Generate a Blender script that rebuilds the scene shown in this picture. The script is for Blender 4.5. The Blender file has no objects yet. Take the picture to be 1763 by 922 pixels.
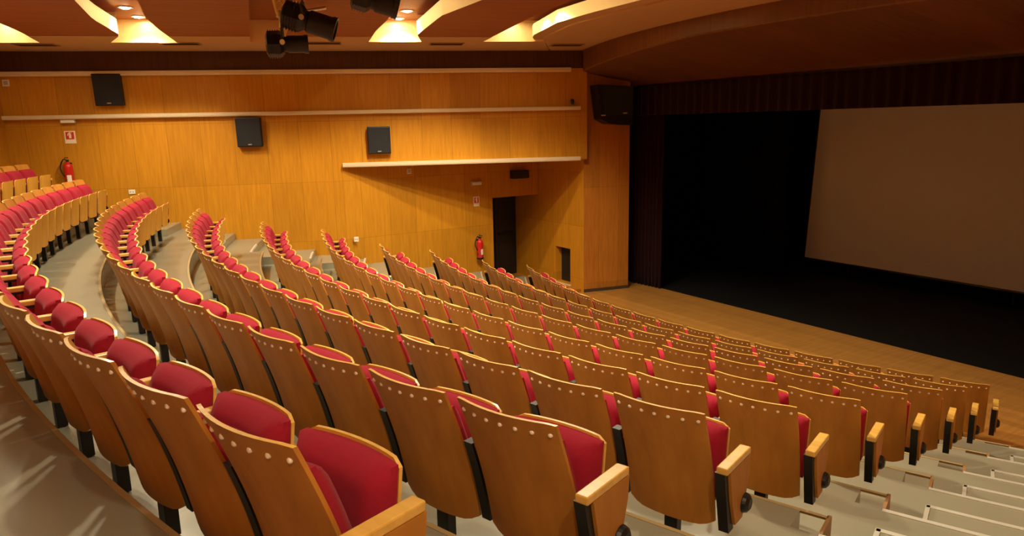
import bpy, bmesh, math, random
from mathutils import Vector, Matrix
random.seed(7)
PI = math.pi
C = bpy.context.scene.collection

# ------------------------------------------------------------------ camera
F, YAW, PITCH, ROLL = 1222.8, 1.20765, 0.1978, -0.020944
CAM = Vector((-16.994, -11.827, 1.0))
def cam_axes():
    cy, sy, cp, sp = math.cos(YAW), math.sin(YAW), math.cos(PITCH), math.sin(PITCH)
    fw = Vector((cy*cp, sy*cp, -sp)); rt = Vector((sy, -cy, 0)); up = rt.cross(fw)
    c, s = math.cos(ROLL), math.sin(ROLL)
    return fw, rt*c + up*s, up*c - rt*s
FW, RT, UP = cam_axes()
cd = bpy.data.cameras.new('camera'); cam = bpy.data.objects.new('camera', cd); C.objects.link(cam)
cd.sensor_width = 36; cd.lens = F/1763*36; cd.clip_start = .05; cd.clip_end = 200
cam.matrix_world = Matrix(((RT.x, UP.x, -FW.x, CAM.x), (RT.y, UP.y, -FW.y, CAM.y), (RT.z, UP.z, -FW.z, CAM.z), (0, 0, 0, 1)))
bpy.context.scene.camera = cam

# hall frame: u runs along the axis to the stage, v across to the far side wall
A = math.radians(11.7)
AU = Vector((math.cos(A), math.sin(A), 0)); AV = Vector((-math.sin(A), math.cos(A), 0))
def W(u, v, z=0.): return AU*u + AV*v + Vector((0, 0, z))
def ray(x, y): return FW + RT*((x-881.5)/F) - UP*((y-461)/F)
def hit(x, y, p0, n):
    d = ray(x, y); return CAM + d*(n.dot(p0-CAM)/n.dot(d))
def uvz(p): return (p.dot(AU), p.dot(AV), p.z)

# ------------------------------------------------------------------ materials
def nt(name):
    m = bpy.data.materials.new(name); m.use_nodes = True
    return m, m.node_tree.nodes, m.node_tree.links, m.node_tree.nodes['Principled BSDF']
def setp(b, rough=.5, metal=0, coat=0, sheen=0, spec=.5):
    b.inputs['Roughness'].default_value = rough; b.inputs['Metallic'].default_value = metal
    b.inputs['Coat Weight'].default_value = coat; b.inputs['Coat Roughness'].default_value = .15
    b.inputs['Sheen Weight'].default_value = sheen; b.inputs['Specular IOR Level'].default_value = spec
def plain(name, col, rough=.5, metal=0, coat=0, sheen=0, spec=.5, var=.12, scale=12., bump=0.):
    m, N, L, b = nt(name); setp(b, rough, metal, coat, sheen, spec)
    tc = N.new('ShaderNodeTexCoord'); no = N.new('ShaderNodeTexNoise'); no.inputs['Scale'].default_value = scale; no.inputs['Detail'].default_value = 3
    L.new(tc.outputs['Object'], no.inputs['Vector'])
    mx = N.new('ShaderNodeMix'); mx.data_type = 'RGBA'
    mx.inputs[6].default_value = (*[c*(1-var) for c in col], 1); mx.inputs[7].default_value = (*[min(1, c*(1+var)) for c in col], 1)
    L.new(no.outputs['Fac'], mx.inputs[0]); L.new(mx.outputs[2], b.inputs['Base Color'])
    if bump:
        bp = N.new('ShaderNodeBump'); bp.inputs['Strength'].default_value = bump; bp.inputs['Distance'].default_value = .002
        L.new(no.outputs['Fac'], bp.inputs['Height']); L.new(bp.outputs['Normal'], b.inputs['Normal'])
    return m
def wood(name, col, dark, rough=.4, coat=0., stretch=(14, 14, 1.2), plank=None, seam=.004, pv=.1, coord='Object', hseam=None, spec=.5):
    """veneer grain; plank=(width) gives vertical sheets with seams using UV metres"""
    m, N, L, b = nt(name); setp(b, rough, 0, coat, 0, spec)
    tc = N.new('ShaderNodeTexCoord'); mp = N.new('ShaderNodeMapping'); mp.inputs['Scale'].default_value = stretch
    L.new(tc.outputs['UV' if plank else coord], mp.inputs['Vector'])
    no = N.new('ShaderNodeTexNoise'); no.inputs['Scale'].default_value = 1.; no.inputs['Detail'].default_value = 5; no.inputs['Roughness'].default_value = .6
    L.new(mp.outputs[0], no.inputs['Vector'])
    mx = N.new('ShaderNodeMix'); mx.data_type = 'RGBA'; mx.inputs[6].default_value = (*dark, 1); mx.inputs[7].default_value = (*col, 1)
    rmp = N.new('ShaderNodeMapRange'); rmp.inputs[1].default_value = .3; rmp.inputs[2].default_value = .68
    L.new(no.outputs['Fac'], rmp.inputs[0]); L.new(rmp.outputs[0], mx.inputs[0])
    out = mx.outputs[2]
    if plank:
        def math_(op, a, bb=None):
            n = N.new('ShaderNodeMath'); n.operation = op
            for i, s in enumerate((a, bb)):
                if s is None: continue
                if isinstance(s, (int, float)): n.inputs[i].default_value = s
                else: L.new(s, n.inputs[i])
            return n.outputs[0]
        sx = N.new('ShaderNodeSeparateXYZ'); L.new(tc.outputs['UV'], sx.inputs[0])
        q = math_('DIVIDE', sx.outputs[0], plank); idx = math_('FLOOR', q); fr = math_('FRACT', q)
        row = math_('FLOOR', math_('DIVIDE', math_('ADD', sx.outputs[1], hseam[1]), hseam[0])) if hseam else 0.
        cb = N.new('ShaderNodeCombineXYZ'); L.new(idx, cb.inputs[0])
        if hseam: L.new(row, cb.inputs[1])
        wn = N.new('ShaderNodeTexWhiteNoise'); wn.noise_dimensions = '3D'; L.new(cb.outputs[0], wn.inputs['Vector'])
        val = math_('ADD', math_('MULTIPLY', wn.outputs['Value'], 2*pv), 1-pv)
        e = math_('MINIMUM', fr, math_('SUBTRACT', 1., fr))
        s1 = math_('LESS_THAN', e, seam/plank)
        if hseam:
            fr2 = math_('FRACT', math_('DIVIDE', math_('ADD', sx.outputs[1], hseam[1]), hseam[0]))
            s2 = math_('LESS_THAN', fr2, seam*1.6/hseam[0]); s1 = math_('MAXIMUM', s1, s2)
        val = math_('MULTIPLY', val, math_('SUBTRACT', 1., math_('MULTIPLY', s1, .35)))
        vm = N.new('ShaderNodeVectorMath'); vm.operation = 'SCALE'
        L.new(out, vm.inputs[0]); L.new(val, vm.inputs['Scale']); out = vm.outputs[0]
    L.new(out, b.inputs['Base Color'])
    return m
def emit(name, col, strength):
    m, N, L, b = nt(name); b.inputs['Base Color'].default_value = (*col, 1)
    b.inputs['Emission Color'].default_value = (*col, 1); b.inputs['Emission Strength'].default_value = strength
    return m

M = {}
M['seat_wood'] = wood('seat_veneer', (.54, .235, .038), (.42, .17, .025), .5, .0, (9, 9, 1.5), spec=.25)
M['pan_wood'] = wood('seat_pan_veneer', (.76, .40, .06), (.64, .31, .04), .5, .0, (9, 9, 1.5), spec=.25)
M['rim'] = wood('lit_plywood_edge', (.88, .56, .13), (.74, .43, .09), .35, .2, (30, 30, 30))  # pale edge banding, with overhead light on the rim put into the gold
M['arm'] = wood('varnished_beech', (.82, .50, .11), (.70, .39, .07), .3, .4, (4, 30, 30))
M['red'] = plain('red_upholstery', (.34, .015, .034), .9, sheen=.05, spec=.1, var=.1, scale=60, bump=.3)
M['black'] = plain('black_plastic', (.006, .006, .0075), .45, var=.2)
M['blackmetal'] = plain('black_metal', (.006, .006, .0075), .38, metal=.0, var=.2)
M['cloth'] = plain('black_grille_cloth', (.010, .011, .014), .8, var=.3, scale=300)
M['stud'] = plain('pale_metal_stud', (.95, .80, .66), .2, metal=.0, coat=.8, var=.03)
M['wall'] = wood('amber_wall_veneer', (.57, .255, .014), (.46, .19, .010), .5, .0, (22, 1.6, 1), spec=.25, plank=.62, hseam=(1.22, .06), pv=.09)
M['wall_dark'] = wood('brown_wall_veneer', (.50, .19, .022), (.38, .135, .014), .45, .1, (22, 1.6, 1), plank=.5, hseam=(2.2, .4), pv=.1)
M['dark_band'] = wood('dark_band_veneer', (.10, .040, .020), (.07, .028, .014), .6, .0, (22, 1.6, 1), plank=.62, pv=.06, spec=.2)  # darker brown than the wall veneer, for the strip above the top ledge
M['floor'] = plain('beige_vinyl', (.30, .285, .205), .26, coat=.15, var=.10, scale=1.6)
M['stagewood'] = wood('stage_boards', (.50, .235, .052), (.37, .165, .034), .32, .2, (1.2, 20, 1), plank=.14, pv=.12, seam=.0015)
M['ceil_wood'] = wood('ceiling_veneer', (.33, .082, .011), (.23, .052, .007), .55, .0, (1.2, 14, 14))
M['ceil_tan'] = plain('tan_ceiling_paint', (.50, .30, .13), .7, var=.04, scale=3)
M['slot'] = plain('cream_slot_paint', (.82, .60, .26), .7, var=.04)
M['canopy'] = wood('canopy_veneer', (.18, .062, .014), (.125, .04, .009), .5, .05, (14, 1.2, 1), plank=.55, pv=.12)
M['trim'] = plain('pale_trim', (.70, .57, .37), .5, var=.05)
M['nosing'] = plain('pale_metal_nosing', (.72, .70, .60), .35, metal=.3, var=.05)
M['velvet'] = plain('dark_red_velvet', (.016, .0025, .0035), .95, sheen=.1, spec=.1, var=.2, scale=20)
M['drape'] = plain('black_stage_drape', (.004, .004, .0042), .95, spec=.05, var=.2)
M['stagefloor'] = plain('black_stage_floor', (.006, .006, .0065), .75, spec=.15, var=.2)
M['screen'] = plain('screen_fabric', (.84, .85, .88), .9, spec=.1, var=.02, scale=4)
M['white'] = plain('white_plastic', (.80, .76, .66), .45, var=.03)
M['grey'] = plain('grey_plastic', (.45, .41, .34), .5, var=.05)
M['extred'] = plain('extinguisher_red', (.55, .012, .012), .3, coat=.5, var=.05)
M['signred'] = plain('sign_red', (.55, .03, .02), .5, var=.03)
M['signcream'] = plain('sign_cream', (.85, .72, .52), .5, var=.03)
M['gold'] = plain('brass_truss', (.95, .74, .30), .3, metal=.2, var=.1)
M['steel'] = plain('bright_steel', (.70, .68, .60), .3, metal=.8, var=.05)
M['lens'] = plain('dark_lens', (.02, .02, .03), .08, var=.1)
M['doorblack'] = plain('black_door_paint', (.010, .010, .011), .45, var=.2)
M['lamp'] = emit('lamp_glow', (1., .86, .62), 60.)
M['led'] = emit('small_indicator', (.85, .9, 1.), .5)
M['vent'] = plain('dark_vent', (.06, .035, .018), .6, var=.1)
M['edge'] = plain('tan_edge_strip', (.46, .34, .16), .4, var=.05)
M['brass'] = plain('light_wood_cheek', (.36, .20, .08), .5, var=.1)

# ------------------------------------------------------------------ mesh helpers
def obj(name, bm, mats, parent=None, smooth=False, weld=False):
    if weld: bmesh.ops.remove_doubles(bm, verts=bm.verts, dist=1e-5)
    bmesh.ops.recalc_face_normals(bm, faces=bm.faces)
    me = bpy.data.meshes.new(name); bm.to_mesh(me); bm.free()
    for m in (mats if isinstance(mats, (list, tuple)) else [mats]): me.materials.append(m)
    if smooth:
        for p in me.polygons: p.use_smooth = True
    o = bpy.data.objects.new(name, me); C.objects.link(o)
    if parent: o.parent = parent
    return o
def auto_smooth(o, ang=40):
    bm = bmesh.new(); bm.from_mesh(o.data); 
    for e in bm.edges:
        if len(e.link_faces) == 2 and e.calc_face_angle(0) > math.radians(ang): e.smooth = False
    for f in bm.faces: f.smooth = True
    bm.to_mesh(o.data); bm.free(); return o
def tag(o, label, cat, group=None, kind=None):
    o['label'] = label; o['category'] = cat
    if group: o['group'] = group
    if kind: o['kind'] = kind
    return o
def empty(name, loc, rz=0.):
    o = bpy.data.objects.new(name, None); C.objects.link(o); o.location = loc; o.rotation_euler = (0, 0, rz); o.empty_display_size = .1
    return o
def box(bm, c, s, mat=None, mi=0, bev=0.):
    r = bmesh.ops.create_cube(bm, size=1.)
    for v in r['verts']: v.co = Vector((v.co.x*s[0], v.co.y*s[1], v.co.z*s[2]))
    if bev:
        es = list({e for v in r['verts'] for e in v.link_edges})
        rb = bmesh.ops.bevel(bm, geom=es, offset=bev, segments=2, affect='EDGES', profile=.5)
        vs = list({v for f in rb['faces'] for v in f.verts} | {v for v in r['verts'] if v.is_valid})
        vs = [v for v in vs if v.is_valid]
        ff = {f for v in vs for f in v.link_faces}; vs = list({v for f in ff for v in f.verts})
    else: vs = r['verts']; ff = {f for v in vs for f in v.link_faces}
    for v in vs:
        v.co = v.co + Vector(c)
        if mat: v.co = mat @ v.co
    for f in ff: f.material_index = mi
    return vs
def cyl(bm, p0, p1, r0, r1=None, seg=20, mi=0, cap=True):
    p0 = Vector(p0); p1 = Vector(p1); r1 = r0 if r1 is None else r1
    d = (p1-p0); q = Vector((0, 0, 1)).rotation_difference(d.normalized())
    rings = []
    for p, r in ((p0, r0), (p1, r1)):
        rings.append([bm.verts.new(p + q @ Vector((r*math.cos(2*PI*k/seg), r*math.sin(2*PI*k/seg), 0))) for k in range(seg)])
    for k in range(seg):
        f = bm.faces.new((rings[0][k], rings[0][(k+1) % seg], rings[1][(k+1) % seg], rings[1][k])); f.material_index = mi
    if cap:
        for rg in rings: bm.faces.new(rg).material_index = mi
def lathe(bm, prof, c=(0, 0, 0), seg=28, mi=0, mat=None):
    rings = []
    for r, z in prof:
        rings.append([bm.verts.new(Vector((r*math.cos(2*PI*k/seg), r*math.sin(2*PI*k/seg), z))) for k in range(seg)] if r > 1e-6 else [bm.verts.new(Vector((0, 0, z)))])
    for a, b in zip(rings, rings[1:]):
        for k in range(seg):
            k2 = (k+1) % seg
            if len(a) == 1 and len(b) == 1: continue
            if len(a) == 1: f = bm.faces.new((a[0], b[k], b[k2]))
            elif len(b) == 1: f = bm.faces.new((a[k], b[0], a[k2]))
            else: f = bm.faces.new((a[k], b[k], b[k2], a[k2]))
            f.material_index = mi
    for rg in rings:
        for v in rg:
            v.co = v.co + Vector(c)
            if mat: v.co = mat @ v.co
def tube(bm, pts, r, seg=8, mi=0):
    pts = [Vector(p) for p in pts]; rings = []
    for i, p in enumerate(pts):
        t = (pts[min(i+1, len(pts)-1)]-pts[max(i-1, 0)]).normalized()
        q = Vector((0, 0, 1)).rotation_difference(t)
        rings.append([bm.verts.new(p + q @ Vector((r*math.cos(2*PI*k/seg), r*math.sin(2*PI*k/seg), 0))) for k in range(seg)])
    for a, b in zip(rings, rings[1:]):
        for k in range(seg): bm.faces.new((a[k], a[(k+1) % seg], b[(k+1) % seg], b[k])).material_index = mi
    bm.faces.new(rings[0]); bm.faces.new(rings[-1])
def prism(bm, pts, z0, z1, mi=0):
    """pts: list of Vector (xy) outline; closed prism"""
    a = [bm.verts.new((p[0], p[1], z0)) for p in pts]; b = [bm.verts.new((p[0], p[1], z1)) for p in pts]
    fs = [bm.faces.new(a), bm.faces.new(b)]
    n = len(pts)
    for k in range(n): fs.append(bm.faces.new((a[k], a[(k+1) % n], b[(k+1) % n], b[k])))
    for f in fs: f.material_index = mi
    return fs
def uvmap(o, fn):
    me = o.data; ul = me.uv_layers.new(name='metres')
    for p in me.polygons:
        for li in p.loop_indices:
            ul.data[li].uv = fn(me.vertices[me.loops[li].vertex_index].co, p.normal)
def uv_wall(d):
    d = Vector(d).normalized()
    def f(co, n):
        if abs(n.z) > .7: return (co.dot(AU), co.dot(AV))
        return (co.dot(d), co.z)
    return f
def struct(o): o['kind'] = 'structure'; return o

# ------------------------------------------------------------------ row layout (one entry per row, back row of the block first)
PITCH_S = .55; SEAT_W = .476; H = .86
RR = [20.73, 19.71, 18.727, 17.73, 16.71, 15.699, 14.679, 13.677, 12.62, 11.553]
PH = [-11.05, -10.597, -10.179, -9.772, -9.343, -8.925, -8.504, -8.091, -7.624, -7.175]
ZT = [.503, .232, -.038, -.307, -.59, -.852, -1.107, -1.368, -1.652, -1.935]
NS = [26, 24, 23, 21, 20, 20, 18, 18, 17, 17]
CE = [.1, -.04, .05, .07, .08, .08, .09, .15, .22, .25]
LV = [z-H for z in ZT]
ED = [r+c for r, c in zip(RR, CE)] + [10.6]
L9 = LV[9]
BACK_R = 21.42
# far side wall: u from -19.70 to -9.39
WU0, WV0, WU1, WV1 = -19.70, 8.44, -9.39, 4.34
def wall_v(u): return WV0 + (WV1-WV0)*(u-WU0)/(WU1-WU0)
UN = (W(WU1, WV1)-W(WU0, WV0)).normalized(); UNN = Vector((-UN.y, UN.x, 0))   # UNN points out of the room

# ------------------------------------------------------------------ stepped floor
def clip(poly, p0, n):
    """keep the side where (p-p0).n <= 0"""
    out = []
    for i, a in enumerate(poly):
        b = poly[(i+1) % len(poly)]; da = (a-p0).dot(n); db = (b-p0).dot(n)
        if da <= 0: out.append(a)
        if (da < 0 < db) or (db < 0 < da): out.append(a + (b-a)*(da/(da-db)))
    return out
def polar(r, a): return Vector((-r*math.cos(a), r*math.sin(a), 0))
LW_V = 6.17
def clip_room(q):
    q = clip(q, W(WU0, WV0), UNN)
    q = clip(q, W(WU0, -WV0-.8), Vector((-(W(WU1, -WV1-.8)-W(WU0, -WV0-.8)).y, (W(WU1, -WV1-.8)-W(WU0, -WV0-.8)).x, 0)).normalized()*-1)
    return q
def clip_far(q):
    """front part of the house: the lower wall stands back behind the upper one"""
    return clip(q, W(0, LW_V), AV)
def tier(i):
    a_near = PH[i]/RR[i] - .22/RR[i] if i else -PI/4
    a_far_end = (PH[i] + NS[i]*PITCH_S + .15)/RR[i]
    lo, hi = math.radians(-52), math.radians(36)
    cuts = sorted([lo + (hi-lo)*k/120 for k in range(121)] + [a_near, a_far_end])
    bm = bmesh.new(); faces = []
    for a, b in zip(cuts, cuts[1:]):
        if b-a < 1e-6: continue
        m = (a+b)/2
        row = a_near < m < a_far_end
        r_in = ED[i+1] if row else RR[min(i+1, 9)] + .28
        if i == 9: r_in = 10.0
        r_out = (ED[i] if row else RR[i] + .28) + .03 if i else BACK_R
        if i == 0: r_in = ED[1] if m > PH[1]/RR[1]-.22/RR[1] and m < a_far_end else RR[1]+.28
        n = 1
        poly = [polar(r_in, a), polar(r_in, b), polar(r_out, b), polar(r_out, a)]
        cu = sum((p.dot(AU) for p in poly))/4
        poly = clip_far(poly) if cu > -14.0 else clip_room(poly)
        if cu > -14.0: poly = clip(poly, W(-9.16, 0), AU) if poly else poly
        if len(poly) < 3: continue
        faces.append(bm.faces.new([bm.verts.new((p.x, p.y, LV[i])) for p in poly]))
    bmesh.ops.remove_doubles(bm, verts=bm.verts, dist=1e-4)
    r = bmesh.ops.extrude_face_region(bm, geom=list(bm.faces))
    dz = L9-.15-LV[i] if i < 9 else -.2
    dz = max(dz, -.75)
    for v in [g for g in r['geom'] if isinstance(g, bmesh.types.BMVert)]: v.co.z += dz
    o = obj('floor_tier', bm, M['floor']); struct(o)
    return o
for i in range(0, 9): tier(i)
# nosing along each tier edge (row part)
for i in range(0, 9):
    a0 = PH[i+1]/RR[i+1] - .22/RR[i+1]; a1 = (PH[i+1]+NS[i+1]*PITCH_S+.15)/RR[i+1]
    bm = bmesh.new(); n = 60; r0 = ED[i+1]-.012; prev = None
    for k in range(n+1):
        a = a0+(a1-a0)*k/n
        sec = [bm.verts.new((*polar(r0+dx, a).xy, LV[i]+dzz)) for dx, dzz in ((-.004, -.02), (-.004, .004), (.02, .004), (.02, .001), (.004, .001), (.004, -.02))]
        if prev:
            for j in range(6): bm.faces.new((prev[j], prev[(j+1) % 6], sec[(j+1) % 6], sec[j]))
        else: bm.faces.new(sec)
        prev = sec
    bm.faces.new(prev)
    struct(obj('trim_nosing', bm, M['edge']))
# aisle half steps, both sides
def aisle_steps(near):
    for i in range(0, 9):
        bm = bmesh.new(); n = 14
        if near:
            s0 = PH[i+1]-.43; a0 = s0/RR[i+1]; a1 = a0 - 2.6/RR[i+1]
        else:
            s0 = PH[i+1]+NS[i+1]*PITCH_S+.30; a0 = s0/RR[i+1]; a1 = a0 + 1.9/RR[i+1]
        r_in, r_out = RR[i+1]-.20, RR[i+1]+.30
        z1 = LV[i]-.136; z0 = LV[i+1]-.02
        prev = None
        polys = []
        for k in range(n):
            a = a0+(a1-a0)*k/n; b = a0+(a1-a0)*(k+1)/n
            poly = [polar(r_in, a), polar(r_in, b), polar(r_out, b), polar(r_out, a)]
            cu = sum((p.dot(AU) for p in poly))/4
            poly = clip_far(poly) if (cu > -14 and not near) else clip_room(poly)
            if len(poly) >= 3: polys.append(poly)
        for poly in polys: bm.faces.new([bm.verts.new((p.x, p.y, z1)) for p in poly])
        bmesh.ops.remove_doubles(bm, verts=bm.verts, dist=1e-4)
        r = bmesh.ops.extrude_face_region(bm, geom=list(bm.faces))
        for v in [g for g in r['geom'] if isinstance(g, bmesh.types.BMVert)]: v.co.z = z0
        struct(obj('floor_half_step', bm, M['floor']))
        # pale metal nosings: on the half step and on the full step behind it
        if near: a1 = a0 - 2.2/RR[i+1]
        bm = bmesh.new()
        for rr, zz, aa in ((r_in, z1, a0), (RR[i+1]+.28, LV[i], (PH[i+1]-.22)/RR[i+1] if near else (s0-.15)/RR[i+1])):
            prev = None; m = 16
            for k in range(m+1):
                a = aa+(a1-aa)*k/m
                p = polar(rr, a)
                if not near and ((p-W(WU0, WV0)).dot(UNN) > -.02 and p.dot(AU) < -14 or p.dot(AV) > LW_V-.02): break
                sec = [bm.verts.new((*polar(rr+dx, a).xy, zz+dzz)) for dx, dzz in ((-.006, -.028), (-.006, .005), (.03, .005), (.03, .0), (.0, .0), (.0, -.028))]
                if prev:
                    for j in range(6): bm.faces.new((prev[j], prev[(j+1) % 6], sec[(j+1) % 6], sec[j]))
                else: bm.faces.new(sec)
                prev = sec
            if prev and len(prev[0].link_faces) > 1:
                try: bm.faces.new(prev)
                except ValueError: pass
        # side nosing of the half step
        if near:
            sa = a0
            for k, (ra, rb) in enumerate(((r_in, r_out),)):
                p, q2 = polar(ra, sa), polar(rb, sa); t = Vector((math.sin(sa), math.cos(sa), 0))
                vs = []
                for pp in (p, q2):
                    vs.append([bm.verts.new((*(pp+t*dx).xy, z1+dzz)) for dx, dzz in ((.005, -.028), (.005, .005), (-.022, .005), (-.022, .0), (0, 0), (0, -.028))])
                for j in range(6): bm.faces.new((vs[0][j], vs[0][(j+1) % 6], vs[1][(j+1) % 6], vs[1][j]))
                bm.faces.new(vs[0]); bm.faces.new(vs[1])
        struct(obj('trim_step_nosing', bm, M['nosing']))
        # cheek closing the end of each tier at the aisle
        if near:
            a = (PH[i+1]-.235)/RR[i+1]; t = Vector((math.sin(a), math.cos(a), 0))
            bm = bmesh.new()
            p, q2 = polar(ED[i+1]-.03, a), polar(RR[i+1]+.29, a)
            prism(bm, [p, q2, q2+t*.02, p+t*.02], LV[i+1], LV[i]+.004)
            struct(obj('trim_cheek', bm, M['brass']))
aisle_steps(True); aisle_steps(False)

# stage floor boards and black stage
bm = bmesh.new()
prism(bm, [W(-14.5, -8), W(-14.5, LW_V+1.05), W(-7.42, LW_V+1.05), W(-7.42, -8)], L9-.2, L9)
o = struct(obj('floor_stage_boards', bm, M['stagewood'])); uvmap(o, lambda co, n: (co.dot(AU), co.dot(AV)))
bm = bmesh.new(); prism(bm, [W(-7.42, -8), W(-7.42, 6.4), W(2, 6.4), W(2, -8)], L9-.2, L9+.004); struct(obj('floor_black_stage', bm, M['stagefloor']))

# ------------------------------------------------------------------ side wall (far)
CZ = 2.53; CTOP = 2.9
def wall_slab(name, p, q, z0, z1, out, th, mat):
    bm = bmesh.new(); prism(bm, [p, q, q+out*th, p+out*th], z0, z1)
    o = struct(obj(name, bm, mat)); uvmap(o, uv_wall(q-p)); return o
P14 = W(-14.0, wall_v(-14.0)); P939 = W(-9.14, wall_v(-9.14)); P197 = W(WU0-.4, wall_v(WU0-.4))
wall_slab('wall_side_rear', P197, P14, -2.6, CTOP, UNN, .2, M['wall'])
wall_slab('wall_side_upper', P14, P939, .25, CTOP, UNN, .2, M['wall'])
# soffit under the overhanging upper wall
bm = bmesh.new(); prism(bm, [P14+UNN*.02, P939+UNN*.02, W(-9.14, LW_V+.1), W(-14.0, LW_V+.1)], .23, .262)
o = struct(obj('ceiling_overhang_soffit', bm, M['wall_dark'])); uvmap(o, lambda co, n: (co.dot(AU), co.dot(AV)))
# lower wall, set back, with the doorway
DU0 = -10.43; DZ = -.66
bm = bmesh.new()
for (u0, u1, z0, z1) in ((-14.02, DU0, L9-.1, .24), (DU0, -9.12, DZ, .24)):
    prism(bm, [W(u0, LW_V), W(u1, LW_V), W(u1, LW_V+.18), W(u0, LW_V+.18)], z0, z1)
o = struct(obj('wall_side_lower', bm, M['wall'])); uvmap(o, uv_wall(AU))
# return wall facing the seats, with a small black opening
RU = -9.11
OV0, OV1, OZ0, OZ1 = 4.90, 5.47, -2.70, -1.85
bm = bmesh.new()
for (v0, v1, z0, z1) in ((4.397, OV0, L9-.1, 2.1), (OV1, 7.4, L9-.1, 2.1), (OV0, OV1, OZ1, 2.1), (OV0, OV1, L9-.1, OZ0)):
    prism(bm, [W(RU, v0), W(RU, v1), W(RU+.2, v1), W(RU+.2, v0)], z0, z1)
o = struct(obj('wall_return', bm, M['wall'])); uvmap(o, uv_wall(AV))
# dark lining of the small opening
bm = bmesh.new(); prism(bm, [W(RU+.17, OV0-.02), W(RU+.17, OV1+.02), W(RU+.19, OV1+.02), W(RU+.19, OV0-.02)], OZ0-.02, OZ1+.02)
struct(obj('trim_opening_back', bm, M['doorblack']))
bm = bmesh.new()
box(bm, (0, 0, 0), (.06, OV1-OV0+.06, .03), bev=.004)
o = struct(obj('trim_opening_sill', bm, M['trim'])); o.location = W(RU-.02, (OV0+OV1)/2, OZ0-.016); o.rotation_euler = (0, 0, A)
bm = bmesh.new(); box(bm, (0, 0, 0), (.30, 1.0, .07), bev=.008)
o = struct(obj('floor_opening_step', bm, M['wall_dark'])); o.location = W(RU-.16, 5.0, L9+.035); o.rotation_euler = (0, 0, A); uvmap(o, lambda co, n: (co.x, co.y))
# passage behind the doorway
bm = bmesh.new(); prism(bm, [W(DU0-.12, LW_V+.18), W(DU0, LW_V+.18), W(DU0, 7.4), W(DU0-.12, 7.4)], L9, DZ+.1); struct(obj('wall_passage_side', bm, M['wall_dark']))
bm = bmesh.new(); prism(bm, [W(DU0-.12, 7.22), W(-9.0, 7.22), W(-9.0, 7.4), W(DU0-.12, 7.4)], L9, DZ+.1); struct(obj('wall_passage_end', bm, M['doorblack']))
bm = bmesh.new(); prism(bm, [W(DU0-.12, LW_V+.18), W(-9.0, LW_V+.18), W(-9.0, 7.4), W(DU0-.12, 7.4)], DZ, DZ+.12); struct(obj('ceiling_passage', bm, M['doorblack']))
# black door leaves with push bar
bm = bmesh.new()
for u0 in (-10.38, -9.76):
    box(bm, (u0+.29, 7.19, (L9+DZ)/2), (.60, .05, DZ-L9-.04), bev=.006)
    box(bm, (u0+.29, 7.16, (L9+DZ)/2+.45), (.42, .012, .72), bev=.004)
    box(bm, (u0+.29, 7.16, (L9+DZ)/2-.5), (.42, .012, .62), bev=.004)
for v in bm.verts: v.co = W(v.co.x, v.co.y, v.co.z)
o = struct(obj('door_1', bm, M['doorblack']))
bm = bmesh.new()
for u0 in (-10.30, -9.68):
    cyl(bm, W(u0, 7.10, -1.70), W(u0+.46, 7.10, -1.70), .016, seg=12)
    for uu in (u0+.02, u0+.44): box(bm, W(uu, 7.13, -1.70), (.04, .08, .05))
obj('door_handle', bm, M['blackmetal'], o)
# column face beside the curtain
COL = W(-8.0, 4.135); CO0 = W(RU, 4.397)
cdir = (COL-CO0).normalized(); cn = Vector((-cdir.y, cdir.x, 0))
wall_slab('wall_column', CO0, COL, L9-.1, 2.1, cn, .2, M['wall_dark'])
bm = bmesh.new(); box(bm, (0, 0, 0), ((COL-CO0).length, .02, .07))
o = struct(obj('baseboard_column', bm, M['vent'])); o.location = (CO0+COL)/2 - cn*.01 + Vector((0, 0, L9+.035)); o.rotation_euler = (0, 0, math.atan2(cdir.y, cdir.x))
# ledges on the side wall
def ledge(name, u0, u1, z0, z1, hh, dep):
    p, q = W(u0, wall_v(u0), z0), W(u1, wall_v(u1), z1); bm = bmesh.new(); inn = -UNN
    prof = ((0, -hh/2), (dep*.9, -hh/2), (dep, -hh*.2), (dep, hh/2), (dep*.85, hh/2+.006), (0, hh/2+.006))
    a = [bm.verts.new(p+inn*x+Vector((0, 0, z))) for x, z in prof]; b = [bm.verts.new(q+inn*x+Vector((0, 0, z))) for x, z in prof]
    for j in range(6): bm.faces.new((a[j], a[(j+1) % 6], b[(j+1) % 6], b[j]))
    bm.faces.new(a); bm.faces.new(b)
    return struct(obj(name, bm, M['trim']))
ledge('trim_1', WU0+.02, -9.50, 2.115, 2.135, .08, .13)
ledge('trim_2', WU0+.02, -9.30, 1.325, 1.335, .07, .11)
ledge('trim_3', -14.0, -9.30, .268, .262, .08, .09)
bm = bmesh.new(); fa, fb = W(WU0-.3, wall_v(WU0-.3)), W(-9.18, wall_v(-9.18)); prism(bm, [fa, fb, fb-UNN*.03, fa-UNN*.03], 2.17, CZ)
o = struct(obj('trim_dark_band', bm, M['dark_band'])); uvmap(o, uv_wall(UN))
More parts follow.
